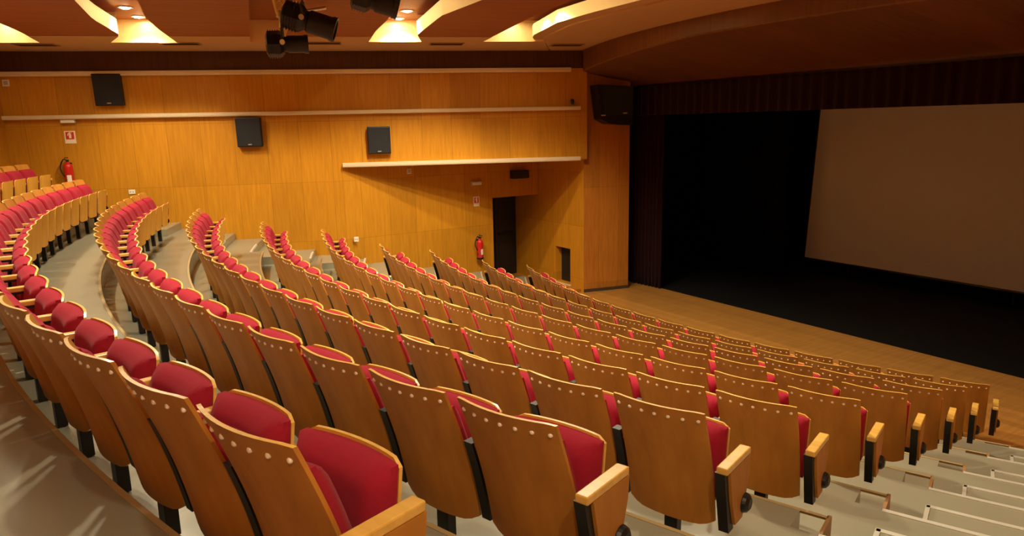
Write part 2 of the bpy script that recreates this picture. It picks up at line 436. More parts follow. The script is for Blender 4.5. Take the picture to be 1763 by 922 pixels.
# rear wall (concentric), near wall and mirrored front, closing the room
bm = bmesh.new(); prev = None
for k in range(61):
    a = math.radians(-60 + 83*k/60)
    sec = [bm.verts.new((*polar(r, a).xy, z)) for r, z in ((BACK_R, -1.3), (BACK_R, CTOP), (BACK_R+.2, CTOP), (BACK_R+.2, -1.3))]
    if prev:
        for j in range(4): bm.faces.new((prev[j], prev[(j+1) % 4], sec[(j+1) % 4], sec[j]))
    prev = sec
o = struct(obj('wall_rear', bm, M['wall'])); uvmap(o, lambda co, n: (math.atan2(co.y, -co.x)*BACK_R, co.z))
NV = -.8
NP0, NP1 = W(WU0-.6, -wall_v(WU0-.6)+NV), W(-9.3, -wall_v(-9.3)+NV)
nn = (NP1-NP0).normalized(); wall_slab('wall_near', NP0, NP1, -3., CTOP, Vector((nn.y, -nn.x, 0)), .2, M['wall'])
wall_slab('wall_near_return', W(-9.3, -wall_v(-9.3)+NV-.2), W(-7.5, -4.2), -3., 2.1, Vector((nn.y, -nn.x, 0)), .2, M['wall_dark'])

# ------------------------------------------------------------------ ceiling
def cu(u0, k, v0=-1.): return lambda v: u0 + k*(v-v0)**2
def edge(*pts):
    """slot edge u(v) through (v, u) points, carried on as a parabola towards the near side"""
    (v0, u0), (v1, u1) = pts[0], pts[1]; s0 = (u1-u0)/(v1-v0); vm = -2.5
    def f(v):
        if v <= v0: return u0 + s0*(v-v0) + s0/(2*(v0-vm))*(v-v0)**2
        for (a, ua), (b, ub) in zip(pts, pts[1:]):
            if v <= b or (b, ub) == pts[-1]: return ua + (ub-ua)*(v-a)/(b-a)
    return f
S1l, S1r = cu(-20.75, .014), edge((1.5, -19.75), (4.34, -19.40), (5.25, -19.19), (6.61, -18.96))
S2l, S2r = edge((1.9, -18.585), (3.43, -18.327), (5.07, -17.878), (6.01, -17.93)), edge((1.6, -17.956), (2.99, -17.735), (4.26, -17.407), (5.63, -17.0))
S3l, S3r = edge((1.06, -16.825), (2.98, -16.374), (4.92, -15.93)), edge((1.06, -16.25), (2.98, -15.80), (4.92, -15.36))
S4l, S4r = edge((.28, -15.206), (1.89, -14.70), (3.0, -14.42), (4.40, -13.993)), edge((-.15, -14.307), (1.19, -14.183), (3.24, -13.589), (4.04, -13.13))
S5l, S5r = edge((-.66, -13.25), (.38, -13.06), (1.81, -12.625), (3.61, -12.07)), edge((-1.08, -12.365), (.197, -12.276), (1.23, -12.134), (2.82, -11.54), (3.25, -11.19))
BM = lambda v: S5r(v) + .25
OUT = cu(-10.75, .038, -2.)
VN = -9.4
def inner_v(u): return 5.9 - .397*(u+19.47)
def slot_v(u): return 6.61 - .432*(u+18.96)
def solve_v(fn, lim):
    """v on curve fn where it meets the line lim(u)"""
    lo, hi = 0., 9.
    for _ in range(50):
        m = (lo+hi)/2
        if m > lim(fn(m)): hi = m
        else: lo = m
    return lo
def slab_between(name, fl, fr, lim, z0, z1, mat, n=44, par=None, endl=None, endr=None):
    vl = solve_v(fl, lim); vr = solve_v(fr, lim); bm = bmesh.new(); prev = None
    for k in range(n+1):
        t = k/n
        a = VN+(vl-VN)*t; b = VN+(vr-VN)*t
        p, q = W(fl(a), a), W(fr(b), b)
        sec = [bm.verts.new((p.x, p.y, z0)), bm.verts.new((q.x, q.y, z0)), bm.verts.new((q.x, q.y, z1)), bm.verts.new((p.x, p.y, z1))]
        if prev:
            for j in range(4): bm.faces.new((prev[j], prev[(j+1) % 4], sec[(j+1) % 4], sec[j]))
        else: bm.faces.new(sec)
        prev = sec
    bm.faces.new(prev)
    o = obj(name, bm, mat); return struct(o)
PT = .22
def two_tone(o, curved_tol=.2):
    """soffit face keeps the veneer, the vertical edges get the pale slot paint"""
    o.data.materials.append(M['slot'])
    for p in o.data.polygons:
        if abs(p.normal.z) < .5: p.material_index = 1
    return o
for nm, fl, fr in (('ceiling_panel_a', S1r, S2l), ('ceiling_panel_b', S2r, S3l), ('ceiling_panel_c', S3r, S4l), ('ceiling_panel_d', S4r, S5l)):
    two_tone(slab_between(nm, fl, fr, inner_v, CZ, CZ+PT, M['ceil_wood']))
back_lim = lambda v: -22.2
slab_between('ceiling_panel_rear', back_lim, S1l, inner_v, CZ, CZ+PT, M['ceil_wood'])
# front beam: lower lip then the tan band out to the canopy
two_tone(slab_between('ceiling_beam_lip', S5r, BM, slot_v, CZ+.03, CZ+PT, M['ceil_tan']))
slab_between('ceiling_beam', BM, OUT, lambda u: wall_v(u), CZ, CZ+PT, M['ceil_tan'])
# tan border along the side wall, notched where the slots run in
def band_piece(name, fl, fr, zoff=0.):
    """piece of border between two slots: panel end out to the wall"""
    pts = []
    vl, vr = solve_v(fl, slot_v), solve_v(fr, slot_v); il, ir = solve_v(fl, inner_v), solve_v(fr, inner_v)
    for k in range(9):
        v = il+(vl-il)*k/8; pts.append(W(fl(v), v))
    pts.append(W(fl(vl), wall_v(fl(vl))+.05)); pts.append(W(fr(vr), wall_v(fr(vr))+.05))
    for k in range(9):
        v = vr+(ir-vr)*k/8; pts.append(W(fr(v), v))
    bm = bmesh.new(); prism(bm, pts, CZ-.004, CZ+PT+.15)
    return two_tone(struct(obj(name, bm, M['ceil_tan'])))
def band_gap(name, fl, fr):
    """border behind a slot end; its inner face is the lit end wall of the slot"""
    vl, vr = solve_v(fl, slot_v), solve_v(fr, slot_v)
    pts = [W(fl(vl), vl), W(fl(vl), wall_v(fl(vl))+.05), W(fr(vr), wall_v(fr(vr))+.05), W(fr(vr), vr)]
    bm = bmesh.new(); prism(bm, pts, CZ-.004, CTOP)
    return two_tone(struct(obj(name, bm, M['ceil_tan'])))
def far_edge(v): return OUT(v)
band_piece('ceiling_border', S1r, S2l); band_gap('ceiling_border', S2l, S2r)
band_piece('ceiling_border', S2r, S3l); band_gap('ceiling_border', S3l, S3r)
band_piece('ceiling_border', S3r, S4l); band_gap('ceiling_border', S4l, S4r)
band_piece('ceiling_border', S4r, S5l); band_gap('ceiling_border', S5l, S5r)
band_gap('ceiling_border', S1l, S1r)
bm = bmesh.new()
vb = solve_v(S5r, slot_v); vo = solve_v(OUT, wall_v)
vbm = solve_v(BM, slot_v); vbw = solve_v(BM, wall_v)
prism(bm, [W(S5r(vb), vb), W(S5r(vb), wall_v(S5r(vb))+.05), W(BM(vbw), vbw+.05), W(BM(vbm), vbm)], CZ-.002, CTOP)
two_tone(struct(obj('ceiling_border', bm, M['ceil_tan'])))
vr_ = solve_v(S1l, slot_v)
bm = bmesh.new(); prism(bm, [W(-22.3, 8.0), W(-22.3, 9.6), W(S1l(vr_), wall_v(S1l(vr_))+.05), W(S1l(vr_), vr_)], CZ-.004, CTOP); struct(obj('ceiling_border', bm, M['ceil_tan']))
# upper ceiling above the slots
bm = bmesh.new(); prism(bm, [W(-22.5, VN-3), W(-22.5, 10), W(-8.9, 6.5), W(-8.9, VN-3)], CTOP, CTOP+.1)
struct(obj('ceiling_upper', bm, M['ceil_wood']))
# canopy over the stage front: curved fascia and sloping underside
bm = bmesh.new(); prev = None; n = 48
def low_z(v): return 2.10 + .17*min(1, max(0, (4.2-v)/4.2))
for k in range(n+1):
    v = 4.45 + (-9.4-4.45)*k/n
    u = OUT(v) if v < 4.2 else OUT(4.2)+ (v-4.2)*.8
    sec = [W(u, v, CZ+.05), W(u, v, low_z(v)+.02), W(u+.03, v, low_z(v)), W(-7.40, v+.3, 1.80), W(-7.40, v+.3, 1.95), W(u+.05, v, CZ+.05)]
    sec = [bm.verts.new(p) for p in sec]
    if prev:
        for j in range(6): bm.faces.new((prev[j], prev[(j+1) % 6], sec[(j+1) % 6], sec[j]))
    else: bm.faces.new(sec)
    prev = sec
bm.faces.new(prev)
o = struct(obj('ceiling_canopy', bm, M['canopy'])); uvmap(o, lambda co, n: (co.dot(AV), co.dot(AU)+co.z))
# stage house: black box
def black_wall(name, u0, v0, u1, v1, z0=L9, z1=4.):
    p, q = W(u0, v0), W(u1, v1); d = (q-p).normalized(); nrm = Vector((-d.y, d.x, 0))*.1
    bm = bmesh.new(); prism(bm, [p, q, q+nrm, p+nrm], z0, z1); return struct(obj(name, bm, M['drape']))
black_wall('wall_stage_left', -7.6, 5.6, 2, 5.6); black_wall('wall_stage_back', 1.0, 6.5, 1.0, -9); black_wall('wall_stage_right', 2, -7.5, -7.0, -7.5)
bm = bmesh.new(); prism(bm, [W(-7.45, -9), W(-7.45, 7), W(2, 7), W(2, -9)], 3.2, 3.3); struct(obj('ceiling_stage', bm, M['drape']))
# wall over the proscenium between canopy and stage
bm = bmesh.new(); prism(bm, [W(-7.40, -9), W(-7.40, 6), W(-7.30, 6), W(-7.30, -9)], 1.78, 3.3); struct(obj('wall_proscenium', bm, M['drape']))

# ------------------------------------------------------------------ drapes and screen
def drape(name, p, q, z0, z1, amp, folds, mat, slant=0., seed=1):
    """pleated cloth from p to q; slant moves the bottom end of the q side along the cloth"""
    rnd = random.Random(seed); d = (q-p); L_ = d.length; d.normalize(); nrm = Vector((-d.y, d.x, 0))
    bm = bmesh.new(); nx = folds*8; rows = 10; g = []
    ph = [rnd.uniform(-.6, .6) for _ in range(folds+1)]
    for j in range(rows+1):
        t = j/rows; z = z1+(z0-z1)*t; rowv = []
        for i in range(nx+1):
            s = i/nx; w = s*(L_ + slant*t)
            off = amp*(.6+.4*t)*math.sin(2*PI*s*folds + ph[int(s*folds)]*.6)
            pp = p + d*w + nrm*off; rowv.append((pp.x, pp.y, z))
        g.append(rowv)
    th = .012
    fr = [[bm.verts.new(c) for c in r] for r in g]; bk = [[bm.verts.new(Vector(c)+nrm*th) for c in r] for r in g]
    for j in range(rows):
        for i in range(nx):
            bm.faces.new((fr[j][i], fr[j][i+1], fr[j+1][i+1], fr[j+1][i])); bm.faces.new((bk[j][i+1], bk[j][i], bk[j+1][i], bk[j+1][i+1]))
    for i in range(nx):
        bm.faces.new((fr[0][i+1], fr[0][i], bk[0][i], bk[0][i+1])); bm.faces.new((fr[rows][i], fr[rows][i+1], bk[rows][i+1], bk[rows][i]))
    for j in range(rows):
        bm.faces.new((fr[j][0], fr[j+1][0], bk[j+1][0], bk[j][0])); bm.faces.new((fr[j+1][nx], fr[j][nx], bk[j][nx], bk[j+1][nx]))
    return obj(name, bm, mat, smooth=True)
tag(drape('stage_curtain', W(-7.52, 4.62), W(-7.47, 3.60), L9+.015, 1.77, .05, 9, M['velvet'], seed=3), 'dark red velvet stage curtain drawn back beside the wooden column', 'curtain')
tag(drape('pelmet_curtain', W(-7.66, 4.25), W(-7.66, -6.2), 1.16, 1.79, .03, 46, M['velvet'], seed=5), 'long dark pleated pelmet curtain hanging across the top of the stage opening', 'curtain')
tag(drape('masking_curtain', W(-4.2, 5.5), W(-4.2, 2.75), L9+.02, 3.1, .05, 12, M['drape'], seed=6), 'black masking curtain hanging at the side of the projection screen', 'curtain')
tag(drape('backdrop_curtain', W(-1.2, 5.5), W(-1.2, -7.3), L9+.02, 3.1, .05, 50, M['drape'], seed=8), 'full-width black backdrop curtain behind the projection screen', 'curtain')
su = -3.0
scr = empty('projection_screen', W(su, 0, -2.49), A)
tag(scr, 'large dim pale projection screen on the dark stage', 'screen')
def sl(p): return Vector((p.dot(AU)-su, p.dot(AV), p.z+2.49))
def onu(x, y, u): return hit(x, y, W(u, 0), AU)
tl, bl = onu(1412, 200, su), onu(1385.5, 442, su)
vb_, vt_ = bl.dot(AV), tl.dot(AV)
bm = bmesh.new()
zt = 2.2; k = (vt_-vb_)/(tl.z-bl.z); vtop = vb_ + k*(zt-bl.z)
out4 = [(vb_, bl.z), (vtop, zt), (-3.0, zt), (-3.0, bl.z)]
fr = [bm.verts.new((0, v, z+2.49)) for v, z in out4]; bk = [bm.verts.new((.02, v, z+2.49)) for v, z in out4]
bm.faces.new(fr); bm.faces.new(bk)
for j in range(4): bm.faces.new((fr[j], fr[(j+1) % 4], bk[(j+1) % 4], bk[j]))
obj('screen_fabric', bm, M['screen'], scr)
bm = bmesh.new()
for (a, b) in (((vb_+.04, bl.z-.04), (vtop+.04, zt+.04)), ((-3.04, zt+.04), (-3.04, bl.z-.04)), ((vb_+.04, bl.z-.04), (-3.04, bl.z-.04)), ((vtop+.04, zt+.04), (-3.04, zt+.04))):
    cyl(bm, (.05, a[0], a[1]+2.49), (.05, b[0], b[1]+2.49), .04, seg=10)
for vv in (1.8, -1.8): cyl(bm, (.08, vv, L9+2.49), (.08, vv, bl.z+2.49), .03, seg=10)
obj('screen_frame', bm, M['blackmetal'], scr)

# ------------------------------------------------------------------ theatre seats
def backY(z):      # profile of the shell, top corner at y=0
    t = (H-z)/(H-.19); return .20*t + .025*math.sin(PI*t)
def shell_bm():
    bm = bmesh.new(); nx, nz = 12, 12; w = SEAT_W; g = [[], []]
    for side in (0, 1):
        for j in range(nz+1):
            row = []
            for i in range(nx+1):
                x = (i/nx-.5)
                e = 4*x*x
                tz = j/nz
                ztop = H - .006*max(0, (abs(x)-.46)/.04)**2
                zbot = .19 + .035*max(0, (abs(x)-.30)/.20)**2
                z = ztop+(zbot-ztop)*tz
                wz = w*(1 - .02*tz)
                y = backY(z) - .042*(1-e) - (0 if side == 0 else -.014)
                row.append(bm.verts.new((x*wz, y, z)))
            g[side].append(row)
    for side in (0, 1):
        for j in range(nz):
            for i in range(nx): bm.faces.new((g[side][j][i], g[side][j][i+1], g[side][j+1][i+1], g[side][j+1][i]))
    rim = []
    for i in range(nx):
        rim.append(bm.faces.new((g[0][0][i], g[0][0][i+1], g[1][0][i+1], g[1][0][i]))); rim.append(bm.faces.new((g[0][nz][i], g[0][nz][i+1], g[1][nz][i+1], g[1][nz][i])))
    for j in range(nz):
        for i in (0, nx): bm.faces.new((g[0][j][i], g[0][j+1][i], g[1][j+1][i], g[1][j][i]))
    for f in rim: f.material_index = 1
    return bm
def pillow_bm(w, z0, z1, ybase, th, bulge_top=.03, curve=0., lean=lambda z: 0., dirn=1, nx=12, nz=12):
    """upholstered pad lying on a curved surface: ybase(x,z) back face, bulging by th towards dirn"""
    bm = bmesh.new(); g = [[], []]
    for side in (0, 1):
        for j in range(nz+1):
            row = []
            for i in range(nx+1):
                x = (i/nx-.5)*w; tz = j/nz; z = z1+(z0-z1)*tz
                ex = min(1., (1-abs(2*i/nx-1))*nx/4.4); ez = min(1., (1-abs(2*tz-1))*nz/4.4)
                f = math.sqrt(max(0, 1-(1-ex)**2))*math.sqrt(max(0, 1-(1-ez)**2))
                f = .30 + .70*f
                y = ybase(x, z) + (dirn*th*f if side else 0)
                row.append(bm.verts.new((x, y, z)))
            g[side].append(row)
    for side in (0, 1):
        for j in range(nz):
            for i in range(nx): bm.faces.new((g[side][j][i], g[side][j][i+1], g[side][j+1][i+1], g[side][j+1][i]))
    for i in range(nx):
        for j in (0, nz): bm.faces.new((g[0][j][i], g[0][j][i+1], g[1][j][i+1], g[1][j][i]))
    for j in range(nz):
        for i in (0, nx): bm.faces.new((g[0][j][i], g[0][j+1][i], g[1][j+1][i], g[1][j][i]))
    return bm
def back_front(x, z): return backY(z) - .042*(1-4*(x/SEAT_W)**2) + .0145
def panY(x, z):   # inner face of the folded seat's plywood, bulging forward in the middle
    return .305 + .05*(z-.28)/.39 + .030*(1-4*(x/.46)**2)
def pan_bm():
    bm = bmesh.new(); nx, nz = 12, 8; g = [[], []]
    for side in (0, 1):
        for j in range(nz+1):
            row = []
            for i in range(nx+1):
                x = (i/nx-.5)*.455; q = abs(i/nx-.5)
                zt = .672 - .02*max(0, (q-.40)/.10)**2 ; zb = .275 + .04*max(0, (q-.36)/.14)**2
                z = zt+(zb-zt)*j/nz
                row.append(bm.verts.new((x, panY(x, z)+(.013 if side else 0), z)))
            g[side].append(row)
    for side in (0, 1):
        for j in range(nz):
            for i in range(nx): bm.faces.new((g[side][j][i], g[side][j][i+1], g[side][j+1][i+1], g[side][j+1][i]))
    rim = []
    for i in range(nx):
        for j in (0, nz): rim.append(bm.faces.new((g[0][j][i], g[0][j][i+1], g[1][j][i+1], g[1][j][i])))
    for j in range(nz):
        for i in (0, nx): rim.append(bm.faces.new((g[0][j][i], g[0][j+1][i], g[1][j+1][i], g[1][j][i])))
    for f in rim: f.material_index = 1
    return bm
def rivets_bm(ks=range(7)):
    bm = bmesh.new()
    for k in ks:
        x = (k/6-.5)*.415; z = H-.05
        y = backY(z) - .042*(1-4*(x/SEAT_W)**2)
        lathe(bm, [(0, .006), (.005, .0055), (.0085, .0035), (.0098, 0), (.0098, -.004)], seg=10, mat=Matrix.Translation((x, y, z)) @ Matrix.Rotation(math.radians(78), 4, 'X'))
    return bm
def frame_bm(x, end=False):
    """black side standard in the gap between two backs"""
    bm = bmesh.new(); pts = []
    prof = []
    for k in range(9):
        z = (.62 if not end else .562) + (.225-(.62 if not end else .562))*k/8
        prof.append((backY(z)-.002 if not end else .052+.075*(.548-z)/.32, z))
    fwd = [(y+(.06 if end else .05+.06*max(0, .45-z)/.2), z) for y, z in prof]
    outl = prof + fwd[::-1]; hw = .025 if end else .023
    a = [bm.verts.new((x-hw, y, z)) for y, z in outl]; b = [bm.verts.new((x+hw, y, z)) for y, z in outl]
    bm.faces.new(a); bm.faces.new(b)
    n = len(outl)
    for k in range(n): bm.faces.new((a[k], a[(k+1) % n], b[(k+1) % n], b[k]))
    box(bm, (x, .235, .554), (.034, .20, .02), bev=.004)          # bracket under the arm
    if not end: box(bm, (x*.62, .25, .30), (abs(x)*.76, .05, .05), bev=.004)    # cross rail towards the pedestal
    cyl(bm, (x-.024, .27, .33), (x+.024, .27, .33), .03, seg=16)    # pivot
    return bm
def arm_bm(x, end=False):
    bm = bmesh.new(); y0 = .045 if end else .125; box(bm, (x, (y0+.345)/2, .578), (.057 if end else .05, .345-y0, .034), bev=.006); return bm
def leg_bm():
    bm = bmesh.new(); box(bm, (0, .215, .155), (.072, .055, .30), bev=.004); box(bm, (0, .25, .305), (.40, .10, .035), bev=.004)
    return bm
def end_panel_bm(x):
    """wooden cheek under the arm at the end of a row"""
    bm = bmesh.new(); sgn = 1 if x > 0 else -1
    outl = [(.085, .560), (.345, .560), (.335, .46), (.265, .255), (.17, .255), (.12, .40)]
    a = [bm.verts.new((x-.016, y, z)) for y, z in outl]; b = [bm.verts.new((x+.016, y, z)) for y, z in outl]
    bm.faces.new(a); bm.faces.new(b)
    for k in range(6): bm.faces.new((a[k], a[(k+1) % 6], b[(k+1) % 6], b[k]))
    return bm
def end_cap_bm(x):
    bm = bmesh.new(); sgn = 1 if x > 0 else -1
    lathe(bm, [(0, .03), (.028, .03), (.044, .018), (.050, .002), (.050, -.006), (0, -.006)], seg=20, mat=Matrix.Translation((x+sgn*.018, .28, .325)) @ Matrix.Rotation(sgn*PI/2, 4, 'Y'))
    return bm

AX = SEAT_W/2 + .037          # arm centre, in the gap
EXO = SEAT_W/2 + .078         # arm centre of an end standard
seat0 = empty('theatre_seat', (0, 0, 0))
parts = []
sb = auto_smooth(obj('backrest', shell_bm(), [M['seat_wood'], M['rim']], seat0))
RIV = [obj('rivet', rivets_bm([k]), M['stud'], sb, smooth=True) for k in range(7)]
bc = auto_smooth(obj('back_cushion', pillow_bm(.455, .40, .775, back_front, .085), M['red'], seat0), 60); bc['label'] = 'red upholstered back cushion'
sp = auto_smooth(obj('seat_pan', pan_bm(), [M['pan_wood'], M['rim']], seat0)); sp['label'] = 'folded-up wooden seat with pale rim'
sc = auto_smooth(obj('seat_cushion', pillow_bm(.445, .30, .662, lambda x, z: panY(x, z)-.001, .095, dirn=-1), M['red'], sp), 60); sc['label'] = 'red seat cushion'
lg = obj('pedestal_leg', leg_bm(), M['black'], seat0); lg['label'] = 'black pedestal leg'
# loose meshes for the arms, linked per seat
def mesh_of(name, bm, mat):
    o = obj(name, bm, mat); me = o.data; bpy.data.objects.remove(o); return me
ME = {}
for key, x in (('in', AX), ('near_end', EXO), ('far_end', -EXO)):
    ME['arm', key] = mesh_of('armrest', arm_bm(x, 'end' in key), M['arm']); ME['frame', key] = mesh_of('side_frame', frame_bm(x - (.012 if x > 0 else -.012) if 'end' in key else x, 'end' in key), M['black'])
for key, x in (('near_end', EXO), ('far_end', -EXO)):
    ME['panel', key] = mesh_of('end_panel', end_panel_bm(x + (.012 if x > 0 else -.012)), M['seat_wood']); ME['cap', key] = mesh_of('pivot_cap', end_cap_bm(x + (.012 if x > 0 else -.012)), M['black'])
def add_child(name, me, parent, label=None):
    o = bpy.data.objects.new(name, me); C.objects.link(o); o.parent = parent
    if label: o['label'] = label
    return o
ORD = ['zeroth', 'first', 'second', 'third', 'fourth', 'fifth', 'sixth', 'seventh', 'eighth', 'ninth', 'tenth', 'eleventh', 'twelfth', 'thirteenth', 'fourteenth']
ROWN = ['tenth row from the stage', 'ninth row from the stage', 'eighth row from the stage', 'seventh row from the stage', 'sixth row from the stage', 'fifth row from the stage', 'fourth row from the stage', 'third row from the stage', 'second row from the stage', 'front row by the stage']
def copy_seat(first):
    if first: return seat0
    r = seat0.copy(); C.objects.link(r)
    for ch in list(seat0.children):
        if ch.name.split('.')[0] in ('armrest', 'side_frame', 'end_panel'): continue
        c = ch.copy(); C.objects.link(c); c.parent = r
        for g in ch.children:
            d = g.copy(); C.objects.link(d); d.parent = c
    return r
first = True
for i in range(10):
    ks = range(NS[i]-5, NS[i]) if i == 0 else range(NS[i])
    for k in ks:
        s = PH[i] + k*PITCH_S + SEAT_W/2; a = s/RR[i]
        o = copy_seat(first); first = False
        p = polar(RR[i], a)
        o.location = (p.x, p.y, LV[i]); o.rotation_euler = (0, 0, math.atan2(-math.cos(a), -math.sin(a)))
        near_n, far_n = k+1, NS[i]-k
        if near_n <= far_n and i > 0: where = ORD[near_n] + ' from the near stepped aisle'
        else: where = ORD[far_n] + ' from the far wall end'
        tag(o, 'red tip-up theatre seat, %s, %s' % (where, ROWN[i]), 'seat', 'theatre seats in the ' + ROWN[i])
        key = 'near_end' if k == 0 else 'in'
        ends = [key] + (['far_end'] if k == NS[i]-1 else [])
        for e in ends:
            add_child('armrest', ME['arm', e], o, 'pale varnished wooden armrest'); fr_ = add_child('side_frame', ME['frame', e], o, 'black side frame')
            if e in ('near_end', 'far_end'):
                ep = add_child('end_panel', ME['panel', e], o); add_child('pivot_cap', ME['cap', e], ep, 'round black pivot cap')

# ------------------------------------------------------------------ things on the side wall
ROTU = math.atan2(UN.y, UN.x)
def on_upper(x, y): return hit(x, y, W(WU0, WV0), UNN)
def on_lower(x, y): return hit(x, y, W(0, LW_V), AV)
# local wall frame: x along the wall to the stage, -y into the room, z up
def wspeaker(px, py, ws, hs, label):
    c = on_upper(px, py); o = empty('wall_speaker', c, ROTU); tag(o, label, 'loudspeaker', 'black loudspeakers on the side wall')
    bm = bmesh.new(); R_ = Matrix.Translation((0, -.11, 0)) @ Matrix.Rotation(math.radians(4), 4, 'X')
    box(bm, (0, .02, 0), (ws, .11, hs), mat=R_, bev=.01); obj('cabinet', bm, M['black'], o)
    bm = bmesh.new(); box(bm, (0, -.04, 0), (ws-.03, .012, hs-.03), mat=R_, bev=.004); obj('grille', bm, M['cloth'], o)
    bm = bmesh.new(); box(bm, (0, -.049, -hs/2+.05), (.07, .006, .016), mat=R_); g = obj('badge', bm, M['grey'], o); g['label'] = 'small grey badge at the bottom of the grille'
    bm = bmesh.new(); box(bm, (0, -.025, 0), (.10, .05, .16), bev=.006); box(bm, (0, -.006, 0), (.16, .012, .24)); obj('wall_bracket', bm, M['blackmetal'], o)
wspeaker(189.5, 155, .50, .59, 'black wall loudspeaker above the upper ledge, nearest the rear corner')
wspeaker(430.5, 227.5, .48, .57, 'black wall loudspeaker just below the long ledge, middle of the side wall')
wspeaker(652.5, 241, .46, .545, 'black wall loudspeaker just above the short lower ledge')
def extinguisher(c, rz, hgt, label):
    o = empty('fire_extinguisher', c, rz); tag(o, label, 'fire extinguisher', 'red fire extinguishers on the side wall')
    r = .078; h = hgt*.74
    bm = bmesh.new(); lathe(bm, [(0, 0), (r*.9, 0), (r, .015), (r, h-.07), (r*.92, h-.035), (r*.6, h-.008), (.03, h), (.03, h+.03), (0, h+.03)], (0, -.10, -hgt/2)); obj('cylinder', bm, M['extred'], o, smooth=True)
    bm = bmesh.new(); lathe(bm, [(r*.92, -.012), (r+.004, -.012), (r+.004, .03), (r*.92, .03)], (0, -.10, -hgt/2)); q = obj('base_ring', bm, M['black'], o); q['label'] = 'black base ring'
    bm = bmesh.new(); zt_ = -hgt/2+h+.03
    lathe(bm, [(0, 0), (.026, 0), (.026, .04), (0, .04)], (0, -.10, zt_)); box(bm, (0, -.14, zt_+.075), (.022, .15, .014), mat=None, bev=.003); box(bm, (0, -.135, zt_+.035), (.02, .13, .012), bev=.003); cyl(bm, (0, -.10, zt_+.03), (-.06, -.10, zt_+.05), .012, seg=10)
    q = obj('valve_handle', bm, M['black'], o); q['label'] = 'black valve and squeeze handle'
    bm = bmesh.new(); pts = []
    for k in range(15):
        t = k/14; pts.append((-.055-.075*math.sin(PI*min(1, t*1.1))*.9-.01, -.11-.01*t, zt_+.05 - t*h*.82))
    tube(bm, pts, .012); cyl(bm, pts[-1], (pts[-1][0]+.01, pts[-1][1], pts[-1][2]-.07), .016, .022, seg=12); q = obj('hose', bm, M['black'], o, smooth=True); q['label'] = 'black rubber hose'
    bm = bmesh.new(); n = 8; prev = None
    for k in range(n+1):
        a = -PI/2-.2+1.0*k/n; p0 = Vector(((r+.0015)*math.cos(a), -.10+(r+.0015)*math.sin(a), 0)); s2 = (bm.verts.new(p0+Vector((0, 0, -hgt/2+h*.22))), bm.verts.new(p0+Vector((0, 0, -hgt/2+h*.52))))
        if prev: bm.faces.new((prev[0], s2[0], s2[1], prev[1]))
        prev = s2
    q = obj('instruction_label', bm, M['white'], o); q['label'] = 'white instruction label'
    bm = bmesh.new(); box(bm, (0, -.012, .02), (.05, .024, .26)); box(bm, (0, -.02, zt_-.03), (.09, .03, .02)); obj('wall_hook', bm, M['blackmetal'], o)
extinguisher(on_upper(122, 294), ROTU, .62, 'red fire extinguisher on the side wall above the rear rows')
extinguisher(on_lower(822.5, 422), A, .60, 'red fire extinguisher beside the black doorway')
def fire_sign(c, rz, w, h, label):
    o = empty('fire_sign', c, rz); tag(o, label, 'sign', 'fire extinguisher signs on the side wall')
    bm = bmesh.new(); box(bm, (0, -.005, 0), (w, .008, h), bev=.002); obj('plate', bm, M['signcream'], o)
    bm = bmesh.new(); box(bm, (0, -.011, h*.13), (w*.74, .004, h*.58)); q = obj('red_field', bm, M['signred'], o); q['label'] = 'red square field'
    bm = bmesh.new()    # pale extinguisher pictogram with flame shape
    zz = h*.13
    outl = [(-.06, -.22), (.10, -.22), (.11, .08), (.06, .15), (.06, .22), (.16, .20), (.16, .25), (-.02, .26), (-.13, .16), (-.17, .0), (-.12, -.02), (-.08, .10), (-.02, .16), (-.06, .08)]
    a = [bm.verts.new((x*w*1.3, -.0135, zz+z*h)) for x, z in outl]; b = [bm.verts.new((x*w*1.3, -.0155, zz+z*h)) for x, z in outl]
    bm.faces.new(a); bm.faces.new(b)
    for k in range(len(outl)): bm.faces.new((a[k], a[(k+1) % len(outl)], b[(k+1) % len(outl)], b[k]))
    q = obj('pictogram', bm, M['signcream'], o); q['label'] = 'pale extinguisher pictogram'
fire_sign(on_upper(121, 236), ROTU, .195, .235, 'cream and red fire extinguisher sign near the rear corner')
fire_sign(on_lower(820, 346.5), A, .155, .225, 'cream and red fire extinguisher sign beside the black doorway')
def emergency(c, rz, label):
    o = empty('emergency_light', c, rz); tag(o, label, 'emergency light', 'grey emergency lights on the side wall')
    bm = bmesh.new(); box(bm, (0, -.03, 0), (.26, .06, .09), bev=.008); obj('housing', bm, M['grey'], o)
    bm = bmesh.new(); box(bm, (0, -.064, -.008), (.23, .012, .06), bev=.005); q = obj('diffuser', bm, M['white'], o); q['label'] = 'pale diffuser'
emergency(on_upper(118, 208), ROTU, 'slim grey emergency light tucked under the long ledge')
emergency(on_lower(819, 315), A, 'slim grey emergency light above the sign by the doorway')
def outlet(c, rz, w, h, label, cat, name, dial=False):
    o = empty(name, c, rz); tag(o, label, cat)
    bm = bmesh.new(); box(bm, (0, -.008, 0), (w, .016, h), bev=.004); obj('faceplate', bm, M['white'], o)
    bm = bmesh.new()
    if dial: box(bm, (0, -.022, 0), (w*.6, .014, h*.6), bev=.004); obj('cover', bm, M['grey'], o)
    else:
        for sx_ in (-w*.2, w*.2): cyl(bm, (sx_, -.019, 0), (sx_, -.014, 0), h*.16, seg=14)
        q = obj('socket', bm, M['grey'], o); q['label'] = 'two grey round sockets'
outlet(on_upper(227.5, 330), ROTU, .12, .085, 'white socket plate on the side wall above the eighth row', 'socket', 'wall_socket')
outlet(on_upper(613.5, 411.5), ROTU, .095, .10, 'white socket plate low on the wall below the short ledge', 'socket', 'wall_socket')
